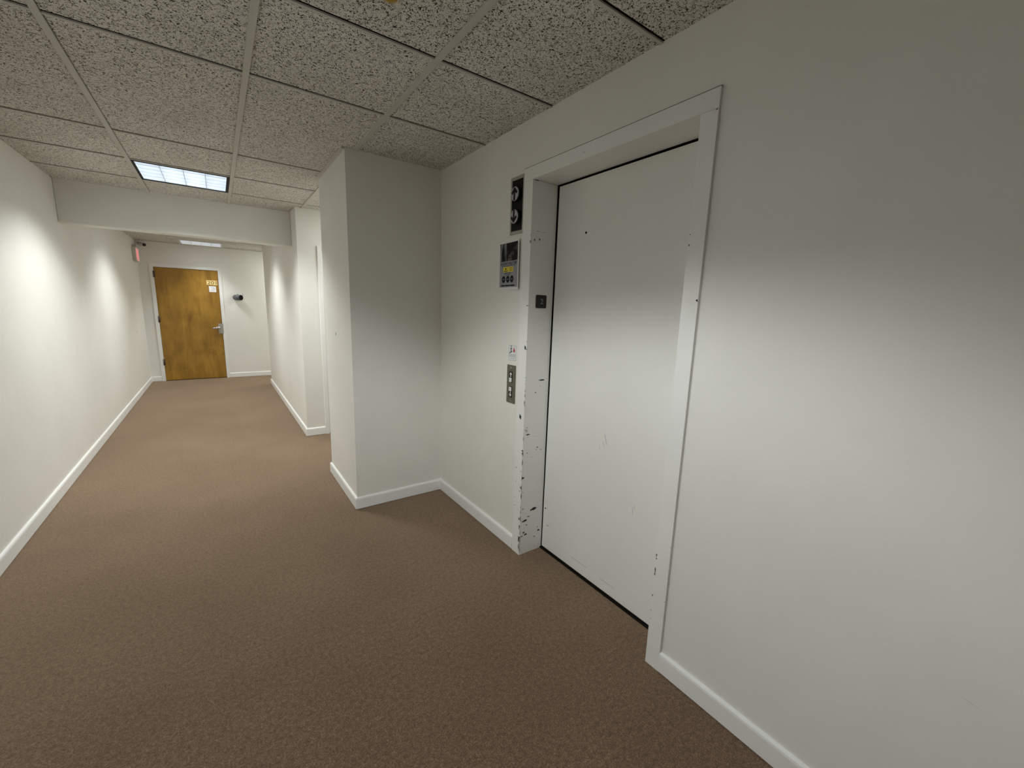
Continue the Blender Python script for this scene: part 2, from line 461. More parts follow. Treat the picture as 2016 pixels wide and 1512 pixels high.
CHIPS = [['c', 1.8145, 0.8463, 0.0246, 0.0332], ['j', 1.3836, 0.7743, 0.018, 0.0049], ['j', 1.387, 0.7646, 0.0165, 0.0037], ['j', 1.3999, 0.7454, 0.0273, 0.0088], ['j', 1.3889, 0.7877, 0.0105, 0.0049], ['j', 1.4424, 0.7308, 0.0046, 0.0038], ['j', 1.4565, 0.7261, 0.0038, 0.0032], ['j', 1.4703, 0.658, 0.0126, 0.0064], ['j', 1.498, 0.6398, 0.0112, 0.0052], ['j', 1.4648, 0.6443, 0.0095, 0.0032], ['j', 1.3977, 0.6354, 0.0076, 0.0051], ['j', 1.432, 0.6044, 0.0062, 0.0038], ['c', 1.784, 0.6537, 0.0078, 0.011], ['c', 1.7839, 0.635, 0.0068, 0.0086], ['c', 1.7884, 0.5256, 0.0099, 0.0075], ['j', 1.3714, 0.4873, 0.0182, 0.0129], ['c', 1.8322, 0.5368, 0.0122, 0.0051], ['c', 1.7867, 0.4276, 0.0089, 0.0152], ['c', 1.7893, 0.4039, 0.0101, 0.0076], ['j', 1.377, 0.3959, 0.0061, 0.0052], ['j', 1.4607, 0.2721, 0.0484, 0.0204], ['j', 1.3818, 0.2914, 0.0202, 0.004], ['j', 1.3892, 0.2117, 0.0313, 0.0108], ['j', 1.4046, 0.214, 0.0253, 0.0135], ['c', 1.7895, 0.2312, 0.0101, 0.022], ['j', 1.4272, 0.2323, 0.0223, 0.0055], ['j', 1.4139, 0.1824, 0.0175, 0.0055], ['j', 1.3949, 0.1382, 0.0142, 0.0137], ['j', 1.4066, 0.121, 0.0239, 0.0124], ['c', 1.7851, 0.1013, 0.0143, 0.042], ['j', 1.3803, 0.117, 0.0235, 0.0055], ['j', 1.5093, 0.1203, 0.0234, 0.0099], ['j', 1.4997, 0.1453, 0.0083, 0.0056], ['j', 1.4784, 0.0875, 0.0198, 0.0057], ['c', 1.7865, 0.0531, 0.0082, 0.0397], ['c', 1.7844, 0.179, 0.0071, 0.0286], ['c', 1.8334, 0.4488, 0.0083, 0.0044], ['c', 1.8426, 0.3491, 0.0083, 0.0052], ['c', 1.8418, 0.2968, 0.0083, 0.0052], ['d', 1.7526, 0.2684, 0.0172, 0.0092], ['d', 1.7237, 0.1658, 0.0169, 0.0053], ['c', 1.7909, 1.2428, 0.0165, 0.0264], ['c', 1.7797, 1.2344, 0.0145, 0.0053], ['c', 1.7784, 1.2767, 0.0063, 0.0053], ['j', 1.4796, 1.0572, 0.0437, 0.0081], ['j', 1.473, 1.0213, 0.0055, 0.0044], ['j', 1.4392, 0.9865, 0.0071, 0.0088], ['c', 1.7797, 1.0781, 0.0049, 0.0036], ['c', 1.7823, 1.0405, 0.0039, 0.0036], ['c', 1.7799, 1.0013, 0.0049, 0.0102], ['c', 1.7793, 0.934, 0.007, 0.0335], ['c', 1.7767, 0.9154, 0.0089, 0.0061], ['j', 1.3911, 1.8098, 0.0071, 0.0121], ['j', 1.4236, 1.8142, 0.0072, 0.0122], ['c', 1.7804, 1.7976, 0.0083, 0.0173], ['c', 1.7795, 1.8323, 0.0032, 0.0118], ['c', 1.7881, 1.4689, 0.0105, 0.0057], ['j', 1.4158, 1.8552, 0.0326, 0.0019], ['j', 1.4526, 1.8546, 0.0332, 0.0016], ['c', 0.8685, 1.7194, 0.0038, 0.0034], ['c', 0.8686, 1.6844, 0.0054, 0.0075], ['c', 0.8173, 1.4948, 0.0105, 0.0075], ['c', 0.8713, 0.4919, 0.0041, 0.0147], ['c', 0.8704, 0.4779, 0.0041, 0.0069], ['c', 0.8705, 0.4282, 0.0036, 0.0247], ['c', 0.8707, 0.4096, 0.0042, 0.0124], ['c', 0.8704, 0.314, 0.0053, 0.0091], ['c', 0.8715, 0.2445, 0.0042, 0.0041], ['c', 0.8693, 0.2077, 0.0043, 0.0041], ['c', 0.8149, 0.3182, 0.006, 0.0039], ['c', 0.8124, 0.5539, 0.0058, 0.0084], ['c', 1.4175, 2.1314, 0.0069, 0.0046], ['c', 0.8189, 2.0993, 0.0095, 0.0041], ['j', 1.3922, 2.1024, 0.0324, 0.0047]]
rng = random.Random(7)
bm = bmesh.new()
for pl_, p, z, w, h in CHIPS:
    n = 13; pts = []
    for i in range(n):
        a = 2*math.pi*i/n + rng.uniform(-.2, .2); r = rng.uniform(0.55, 1.32)
        pts.append((w/2*r*math.cos(a), h/2*r*math.sin(a)))
    for a, b in pts: pass
    if pl_ == 'j':
        pts3 = [(max(XC+0.0004, min(XD-0.002, p+a)), EB-0.0006, z+b) for a, b in pts]
    elif pl_ == 'c':
        lo, hi = (EB+0.0003, EA-0.001) if p > 1.6 else (ED+0.0003, EC-0.0003)
        if z > EH1: lo, hi = ED, EA
        pts3 = [(XC-0.0006, max(lo, min(hi, p+a)), z+b) for a, b in pts]
        if p < 1.79 and p > 1.6:      # chips that wrap round the arris
            s3 = [(XC+0.0002+abs(a)*0.6, EB-0.0006, z+b) for a, b in pts]
            c0 = bm.verts.new((XC+0.001, EB-0.0006, z))
            vs = [bm.verts.new(q) for q in s3]
            for i in range(n):
                try: bm.faces.new((c0, vs[i], vs[(i+1) % n]))
                except ValueError: pass
    else:
        pts3 = [(XD-0.0006, p+a, z+b) for a, b in pts]
    m_ = Vector((0,0,0))
    for q in pts3: m_ += Vector(q)
    c0 = bm.verts.new(m_/n); vs = [bm.verts.new(q) for q in pts3]
    for i in range(n): bm.faces.new((c0, vs[i], vs[(i+1) % n]))
# a broken dark line down the arris of the left jamb
z = 0.02
while z < 0.98:
    h = rng.uniform(0.006, 0.05); w = rng.uniform(0.0012, 0.0032)
    if rng.random() < 0.72 - 0.35*z:
        quad(bm, [(XC-0.0006, EB+0.0002, z), (XC-0.0006, EB+w, z+h*.3), (XC-0.0006, EB+w*.7, z+h*.8), (XC-0.0006, EB+0.0002, z+h)])
        quad(bm, [(XC+0.0003, EB-0.0006, z), (XC+w*1.4, EB-0.0006, z+h*.4), (XC+w, EB-0.0006, z+h*.7), (XC+0.0003, EB-0.0006, z+h)])
    z += h + rng.uniform(0.003, 0.02)
ch = obj('paint_chips', bm, M['chip'], d2); ch['label'] = 'dark chips in the white frame paint'
bm = bmesh.new()
for (y, z, dy, dz, s) in ((1.329, 0.822, 0.006, 0.05, .012), (1.337, 0.79, 0.004, 0.03, .008), (1.362, 0.771, 0.003, 0.02, .006), (1.13, 0.525, 0.004, 0.035, .004), (1.12, 0.545, 0.003, 0.02, .0),
                          (1.45, 0.075, 0.12, 0.004, -.005), (1.25, 0.07, 0.10, 0.004, .004)):
    quad(bm, [(XD-0.0005, y-dy/2-s, z-dz/2), (XD-0.0005, y+dy/2-s, z-dz/2), (XD-0.0005, y+dy/2+s*.2, z+dz/2), (XD-0.0005, y-dy/2+s*.2, z+dz/2)])
obj('scuff_marks', bm, M['scuff'], pan)

# ------------------------------------------------------------------ wooden door
d1 = thing('door_1', ((D1+D2)/2, YB, 0), 'honey coloured wooden door at the far end of the corridor', 'door', kind='structure')
bm = bmesh.new(); FW = 0.052; FP = 0.014
box(bm, D1-FW, D1-0.002, YB-FP, YB-e, 0, DH+FW); box(bm, D2+0.002, D2+FW, YB-FP, YB-e, 0, DH+FW); box(bm, D1-0.002, D2+0.002, YB-FP, YB-e, DH+0.002, DH+FW)
box(bm, D1-0.004, D1-0.002, YB-e, YB+W, 0, DH+0.002); box(bm, D2+0.002, D2+0.004, YB-e, YB+W, 0, DH+0.002); box(bm, D1-0.002, D2+0.002, YB-e, YB+W, DH+0.002, DH+0.004)
obj('door_frame', bm, M['trim'], d1)
bm = bmesh.new(); box(bm, D1+0.001, D2-0.001, YB-0.002, YB+0.042, 0.012, DH-0.001); leaf = obj('door_leaf', bm, M['wood'], d1)
bm = bmesh.new(); box(bm, D1, D2, YB+0.045, YB+0.05, 0, DH); obj('shadow_gap', bm, M['dark'], d1)
for z in (0.34, 1.10, 1.87):
    bm = bmesh.new(); cyl(bm, (D1-0.003, YB-0.012, z-0.055), (D1-0.003, YB-0.012, z+0.055), 0.010, seg=12); box(bm, D1-0.002, D1+0.016, YB-0.006, YB-0.0021, z-0.05, z+0.05)
    obj('hinge', bm, M['bronze'], d1)
bm = bmesh.new(); HZ = 0.952
box(bm, D2-0.062, D2+0.014, YB-0.020, YB-0.0141, 0.845, 1.03); box(bm, D2-0.058, D2-0.01, YB-0.0141, YB-0.0021, 0.86, 1.015)
latch = obj('latch_guard', bm, M['steel'], d1, bevel=0.002)
bm = bmesh.new()
cyl(bm, (D2-0.055, YB-0.0021, HZ), (D2-0.055, YB-0.022, HZ), 0.038, 0.034, 28); cyl(bm, (D2-0.055, YB-0.022, HZ), (D2-0.055, YB-0.055, HZ), 0.022, 0.017, 20)
rose = obj('door_handle', bm, M['chrome'], d1)
bm = bmesh.new(); pts = [(-0.04, 0), (-0.075, 0.002), (-0.11, -0.002), (-0.15, -0.012)]; rr = [0.021, 0.018, 0.016, 0.013]
for i in range(3):
    cyl(bm, (D2+pts[i][0], YB-0.055, HZ+pts[i][1]), (D2+pts[i+1][0], YB-0.055+0.006*i, HZ+pts[i+1][1]), rr[i], rr[i+1], 14)
obj('lever', bm, M['chrome'], rose)

NB = (-0.032, YB-0.0022, 1.772)
t = thing('room_number_sign', NB, 'gold sign reading 201 near the top of the wooden door', 'sign')
bm = bmesh.new(); poly(bm, 'back', NB, rect_pts(-0.079, 0.079, -0.041, 0.041), 0, 0.003); obj('sign_plate', bm, M['brass'], t)
text('lettering', '201', 'back', NB, 0, 0, 0.0036, 0.062, simple('sign_ink', (0.20, 0.14, 0.035), 0.6), t, 0.138, 0.012)
PB = (-0.030, YB-0.0022, 1.657)
t = thing('paper_notice', PB, 'small white printed paper taped below the 201 sign', 'notice')
bm = bmesh.new(); poly(bm, 'back', PB, rect_pts(-0.053, 0.053, -0.052, 0.052), 0, 0.0008); obj('paper_sheet', bm, M['paper'], t)
bm = bmesh.new()
for b, s, w in ((0.028, -0.006, 0.060), (0.008, 0.008, 0.050), (0.002, 0.014, 0.036), (-0.026, 0.0, 0.058)):
    x = s - w/2
    while x < s + w/2 - 0.004:
        wd = rng.uniform(0.006, 0.014); poly(bm, 'back', PB, rect_pts(x, x+wd, b-0.0025, b+0.0025), 0.0011); x += wd + 0.003
obj('printed_text', bm, M['greyink'], t)

# ------------------------------------------------------------------ recess door, only its edge shows
d3 = thing('door_3', ((AD1+AD2)/2, YJ, 0), 'white painted door frame edge inside the recess behind the block', 'door', kind='structure')
bm = bmesh.new()
box(bm, AD1-0.04, AD1+0.004, YJ-0.016, YJ+W, 0, ADH+0.04); box(bm, AD2-0.004, AD2+0.04, YJ-0.016, YJ+W, 0, ADH+0.04); box(bm, AD1+0.004, AD2-0.004, YJ-0.016, YJ+W, ADH-0.004, ADH+0.04)
obj('door_frame', bm, M['trim'], d3, bevel=0.003)
bm = bmesh.new(); box(bm, AD1+0.006, AD2-0.006, YJ+0.01, YJ+0.05, 0.01, ADH-0.006); obj('door_leaf', bm, M['door'], d3)

# ------------------------------------------------------------------ elevator fittings
def lantern():
    y0, y1, z0, z1 = 1.8535, 1.9765, 1.853, 2.149
    cy, cz = (y0+y1)/2, (z0+z1)/2; w, h = y1-y0, z1-z0
    O = (XR, cy, cz)
    t = thing('hall_lantern', O, 'tall black elevator direction indicator with up and down arrows', 'elevator indicator')
    bm = bmesh.new(); f = 0.011
    for r_ in (rect_pts(-w/2, w/2, h/2-f*1.5, h/2), rect_pts(-w/2, w/2, -h/2, -h/2+f*1.5), rect_pts(-w/2, -w/2+f, -h/2+f*1.5, h/2-f*1.5), rect_pts(w/2-f, w/2, -h/2+f*1.5, h/2-f*1.5)):
        poly(bm, 'right', O, r_, 0.0004, 0.009)
    obj('lantern_frame', bm, M['steel'], t)
    bm = bmesh.new(); poly(bm, 'right', O, rect_pts(-w/2+f, w/2-f, -h/2+f*1.5, h/2-f*1.5), 0.0004, 0.0055); obj('face_plate', bm, M['black'], t)
    for up, b in ((1, 0.056), (-1, -0.060)):
        bm = bmesh.new()
        A = plane_pt('right', O, 0.0, b, 0.006); B = plane_pt('right', O, 0.0, b, 0.026)
        cyl(bm, A, B, 0.039, 0.037, 32); o = obj('lens_barrel', bm, M['black'], t)
        bm = bmesh.new(); cyl(bm, B, plane_pt('right', O, 0, b, 0.0285), 0.0365, 0.033, 32); ln = obj('lens', bm, M['lens'], o)
        bm = bmesh.new(); poly(bm, 'right', O, arrow_pts(0.058, 0.068, 0, b, up, 0.24, 0.19), 0.0288, 0.0008); obj('arrow', bm, M['black'], o)
lantern()

def call_panel():
    y0, y1, z0, z1 = 1.8855, 1.9680, 0.905, 1.1285
    cy, cz = (y0+y1)/2, (z0+z1)/2; w, h = y1-y0, z1-z0
    O = (XR, cy, cz)
    t = thing('call_button_panel', O, 'metal elevator call plate with up and down buttons', 'button panel')
    bm = bmesh.new(); poly(bm, 'right', O, rect_pts(-w/2, w/2, -h/2, h/2), -0.0002, 0.0056); obj('face_plate', bm, M['satin'], t, bevel=0.0012)
    for up, b in ((1, 0.042), (-1, -0.046)):
        bm = bmesh.new(); poly(bm, 'right', O, rrect(0.031, 0.066, 0.004, 0, b), 0.0054, 0.0012); w_ = obj('button_surround', bm, M['black'], t)
        bm = bmesh.new(); poly(bm, 'right', O, rrect(0.023, 0.025, 0.003, 0, b-up*0.017), 0.0066, 0.004); obj('call_button', bm, M['white'], w_, bevel=0.001)
        bm = bmesh.new(); poly(bm, 'right', O, tri_arrow(0.024, 0.030, 0, b+up*0.0145, up), 0.0067, 0.0005); obj('arrow', bm, M['white'], w_)
    for b in (h/2-0.014, -h/2+0.014):
        bm = bmesh.new(); cyl(bm, plane_pt('right', O, 0, b, 0.0054), plane_pt('right', O, 0, b, 0.0072), 0.0042, 0.0034, 12); obj('screw', bm, M['chrome'], t)
call_panel()

def sticker():
    y0, y1, z0, z1 = 1.8905, 1.9605, 1.156, 1.2425
    cy, cz = (y0+y1)/2, (z0+z1)/2; w, h = y1-y0, z1-z0
    O = (XR, cy, cz)
    t = thing('fire_safety_sticker', O, 'small white fire stairs sticker just above the call buttons', 'sticker')
    bm = bmesh.new(); poly(bm, 'right', O, rect_pts(-w/2, w/2, -h/2, h/2), 0.0004, 0.0006); obj('sticker_sheet', bm, M['paper'], t)
    bm = bmesh.new(); b_ = 0.0016
    for r_ in (rect_pts(-w/2, w/2, h/2-b_, h/2), rect_pts(-w/2, w/2, -h/2, -h/2+b_), rect_pts(-w/2, -w/2+b_, -h/2, h/2), rect_pts(w/2-b_, w/2, -h/2, h/2)):
        poly(bm, 'right', O, r_, 0.0013)
    obj('border', bm, M['greyink'], t)
    bm = bmesh.new()
    poly(bm, 'right', O, ring_pts(0.0042, -0.013, 0.0375, 14), 0.0014)
    poly(bm, 'right', O, [(-0.017,0.031),(-0.009,0.031),(-0.0095,0.018),(-0.0165,0.018)], 0.0014)
    poly(bm, 'right', O, [(-0.024,0.024),(-0.002,0.028),(-0.003,0.025),(-0.023,0.0215)], 0.0014)
    poly(bm, 'right', O, [(-0.0165,0.018),(-0.012,0.018),(-0.016,0.006),(-0.020,0.006)], 0.0014)
    poly(bm, 'right', O, [(-0.013,0.018),(-0.0095,0.018),(-0.003,0.009),(-0.007,0.008)], 0.0014)
    poly(bm, 'right', O, [(-0.032,-0.003),(-0.032,0.001),(-0.024,0.001),(-0.024,0.005),(-0.015,0.005),(-0.015,0.009),(-0.001,0.009),(-0.001,0.005),(-0.010,0.005),(-0.010,0.001),(-0.020,0.001),(-0.020,-0.003)], 0.00145)
    obj('stair_figure', bm, M['ink'], t)
    bm = bmesh.new(); poly(bm, 'right', O, [(0.016,0.003),(0.022,0.006),(0.025,0.013),(0.022,0.024),(0.0195,0.020),(0.017,0.037),(0.012,0.027),(0.009,0.021),(0.007,0.013),(0.010,0.006)], 0.0014)
    obj('flame', bm, M['red'], t)
    text('lettering', 'IN CASE OF FIRE', 'right', O, 0, -0.0100, 0.0014, 0.0062, M['ink'], t, 0.060)
    text('lettering', 'USE STAIRS', 'right', O, 0, -0.0190, 0.0014, 0.0066, M['ink'], t, 0.058, 0.0)
    text('lettering', 'FOR EXIT', 'right', O, 0.002, -0.0310, 0.0014, 0.0050, M['ink'], t, 0.034)
sticker()

def poster():
    y0, y1, z0, z1 = 1.8785, 2.0875, 1.557, 1.8225
    cy, cz = (y0+y1)/2, (z0+z1)/2; w, h = y1-y0, z1-z0
    O = (XR, cy, cz)
    def mp(a, b, lift):                       # the right edge curls off the wall
        s = min(1, max(0, (a + w/2)/w)); c = -0.0002 + 0.013*s**2.5 * (0.75 + 0.25*(b/h+0.5))
        return plane_pt('right', O, a, b, c + lift)
    t = thing('elevator_notice', O, 'grey printed notice with dark photo and yellow box beside the elevator', 'poster')
    def patch(name, mat, a0, a1, b0, b1, lift, parent=t, n=10):
        bm = bmesh.new(); rows = []
        for j in (b0, b1): rows.append([bm.verts.new(mp(a0+(a1-a0)*i/n, j, lift)) for i in range(n+1)])
        for i in range(n): bm.faces.new((rows[0][i], rows[0][i+1], rows[1][i+1], rows[1][i]))
        return obj(name, bm, mat, parent, fix=False)
    patch('paper_sheet', M['paper'], -w/2, w/2, -h/2, h/2, 0.0004)
    g_ = patch('grey_background', M['greyprint'], -w/2+0.007, w/2-0.011, -h/2+0.0145, h/2-0.006, 0.0008)
    patch('printed_photo', M['photo'], -w/2+0.008, w/2-0.012, 0.0265, h/2-0.007, 0.0011)
    text('headline', 'HOLIDAY WELCOME', 'right', O, -0.002, 0.0135, 0.0012, 0.0165, simple('headline_ink', (0.018, 0.032, 0.038), 0.7), t, w-0.038, 0.03, mp)
    yb = patch('yellow_box', M['yellow'], -0.060, 0.046, -0.033, -0.0045, 0.0011)
    bm = bmesh.new()
    def dash(b, c, wd, th, lift=0.0015, lo=0.006, hi=0.013):
        x = c - wd/2
        while x < c + wd/2:
            d_ = min(rng.uniform(lo, hi), c + wd/2 - x)
            if d_ < 0.003: break
            poly(bm, 'right', O, rect_pts(x, x+d_, b-th/2, b+th/2), lift, mapf=mp); x += d_ + 0.0025
    dash(-0.0275, -0.033, 0.036, 0.004, lo=0.036, hi=0.037); dash(-0.0125, 0.022, 0.030, 0.0035); dash(-0.0235, 0.022, 0.030, 0.0035)
    poly(bm, 'right', O, ring_pts(0.0055, -0.033, -0.0155, 16), 0.0015, mapf=mp)
    poly(bm, 'right', O, rect_pts(-0.0085, -0.0078, -0.031, -0.0065), 0.0015, mapf=mp)
    dash(0.0005, -0.002, 0.150, 0.0024, lo=0.02, hi=0.04); dash(-0.0395, -0.012, 0.068, 0.0042); dash(-0.0488, -0.012, 0.062, 0.0030)
    obj('printed_text', bm, M['ink'], t)
    for a in (-0.054, -0.010, 0.033):
        bm = bmesh.new(); poly(bm, 'right', O, ring_pts(0.0185, a, -0.0735, 24, 0.0195), 0.0011, mapf=mp); o = obj('round_badge', bm, M['ink'], t)
        bm = bmesh.new(); dash(-0.0715, a, 0.020, 0.0020); dash(-0.0758, a, 0.016, 0.0020); obj('badge_print', bm, M['greyprint'], o)
    bm = bmesh.new()
    dash(-0.1085, -0.006, 0.148, 0.0075, 0.0015, 0.03, 0.06); obj('footer_print', bm, M['ink'], t)
poster()

def floor_plate():
    x0, x1, z0, z1 = 1.4145, 1.4880, 1.458, 1.5285
    O = ((x0+x1)/2, EB, (z0+z1)/2)
    t = thing('floor_number_plate', O, 'black rounded plate reading 2 on the inner elevator jamb', 'number plate')
    bm = bmesh.new(); poly(bm, 'back', O, rrect(x1-x0, z1-z0, 0.008), 0.0004, 0.003); obj('plate', bm, M['blackplastic'], t)
    text('lettering', '2', 'back', O, 0.004, 0.001, 0.0037, 0.028, M['greyprint'], t, 0.0175)
floor_plate()

# ------------------------------------------------------------------ far end fittings
def exit_sign():
    X0 = XL; X1 = XL + 0.048; y0, y1, z0, z1 = 9.06, 9.37, 2.035, 2.255
    t = thing('exit_sign', (X0, (y0+y1)/2, z0), 'glowing red exit sign high on the left wall near the wooden door', 'exit sign')
    bm = bmesh.new(); box(bm, X0+0.0004, X1, y0, y1, z0, z1); obj('sign_housing', bm, M['housing'], t, bevel=0.003)
    bm = bmesh.new(); box(bm, X0+0.0004, X0+0.05, y0+0.09, y1-0.09, z1, 2.30); obj('canopy', bm, M['housing'], t)
    O = (X1, (y0+y1)/2, (z0+z1)/2)
    bm = bmesh.new(); poly(bm, 'left', O, rect_pts(-0.145, 0.145, -0.10, 0.10), 0.0003, 0.002); obj('sign_face', bm, M['exitface'], t)
    text('lettering', 'EXIT', 'left', O, 0, 0, 0.0028, 0.145, M['exitletter'], t, 0.25, 0.02)
exit_sign()

def bullet_cam():
    O = (-0.935, YB, 2.335)
    t = thing('security_camera', O, 'tiny grey camera with black lens above the exit sign by the ceiling', 'camera')
    bm = bmesh.new(); cyl(bm, (-0.965, YB-0.0004, 2.345), (-0.965, YB-0.015, 2.345), 0.032, 0.030, 20); obj('wall_mount', bm, M['housing'], t)
    bm = bmesh.new(); cyl(bm, (-0.965, YB-0.015, 2.345), (-0.955, YB-0.06, 2.345), 0.012, 0.012, 12); obj('bracket', bm, M['housing'], t)
    bm = bmesh.new(); cyl(bm, (-0.985, YB-0.055, 2.352), (-0.905, YB-0.135, 2.330), 0.024, 0.024, 20); b_ = obj('camera_body', bm, M['housing'], t)
    bm = bmesh.new(); cyl(bm, (-0.905, YB-0.135, 2.330), (-0.893, YB-0.147, 2.3267), 0.024, 0.021, 20); obj('lens', bm, M['black'], b_)
bullet_cam()

def wall_device():
    c = Vector((0.357, YB-0.075, 1.522)); ax = Vector((0.70, -0.71, 0.0)).normalized(); r = 0.051
    t = thing('wall_camera', (0.36, YB, 1.52), 'dark cylindrical wall camera mounted right of the wooden door', 'camera')
    bm = bmesh.new(); cyl(bm, (0.385, YB-0.0004, 1.515), (0.385, YB-0.012, 1.515), 0.045, 0.042, 20); obj('wall_mount', bm, M['white'], t)
    bm = bmesh.new(); cyl(bm, (0.385, YB-0.012, 1.515), (0.375, YB-0.06, 1.518), 0.012, 0.012, 12); obj('bracket', bm, M['greymetal'], t)
    bm = bmesh.new(); cyl(bm, c-ax*0.085, c-ax*0.07, r*0.86, r, 28); cyl(bm, c-ax*0.07, c+ax*0.05, r, r, 28); cyl(bm, c+ax*0.05, c+ax*0.055, r, r*0.96, 28)
    b_ = obj('camera_body', bm, M['greymetal'], t)
    bm = bmesh.new(); cyl(bm, c+ax*0.0551, c+ax*0.058, r*0.93, r*0.90, 28); obj('lens', bm, M['dark'], b_)
    bm = bmesh.new(); p = c - Vector((0, 0, 0)); cyl(bm, p+Vector((-0.012, 0, r-0.004)), p+Vector((-0.012, 0, r+0.012)), 0.010, 0.008, 12); obj('knob', bm, M['greymetal'], t)
    bm = bmesh.new(); q = Vector((0.428, YB-0.008, 1.515)); cyl(bm, q, q+Vector((0.004, 0, 0.085)), 0.003, 0.002, 8); cyl(bm, q-Vector((0.045, 0, 0)), q, 0.004, 0.004, 8); obj('wire', bm, M['greymetal'], t)
wall_device()

# nail marks in the walls
bm = bmesh.new(); poly(bm, 'left', (XL, 8.58, 0.937), [(-0.03,-0.02),(0.012,-0.024),(0.03,0.012),(-0.008,0.026)], 0.0006); o = obj('wall_mark', bm, M['scuff'], bpy.data.objects['wall_left'])
bm = bmesh.new(); poly(bm, 'left', (XF, 3.307, 1.2235), [(0,0),(0,0.001),(0,0.001)][:0] or [(-0.010,0.010),(-0.004,-0.012),(0.006,-0.006),(0.010,0.010)], -0.0006-0.0006, mapf=lambda a, b, h: Vector((XF-0.0006, 3.307-a, 1.2235+b))); obj('wall_mark', bm, M['chip'], bpy.data.objects['wall_block'])
bm = bmesh.new(); poly(bm, 'right', (XR, 0.027, 0.565), [(-0.02,0.005),(0.0,0.001),(0.02,-0.005),(0.0,-0.0005)], 0.0006); obj('wall_mark', bm, M['scuff'], bpy.data.objects['wall_right'])
bm = bmesh.new(); poly(bm, 'left', (XL+BT, 2.55, 0.045), [(-0.02,-0.012),(0.018,-0.008),(0.024,0.012),(-0.012,0.008)], 0.0006); obj('scuff_mark', bm, M['greyink'], bpy.data.objects['baseboard_left'])

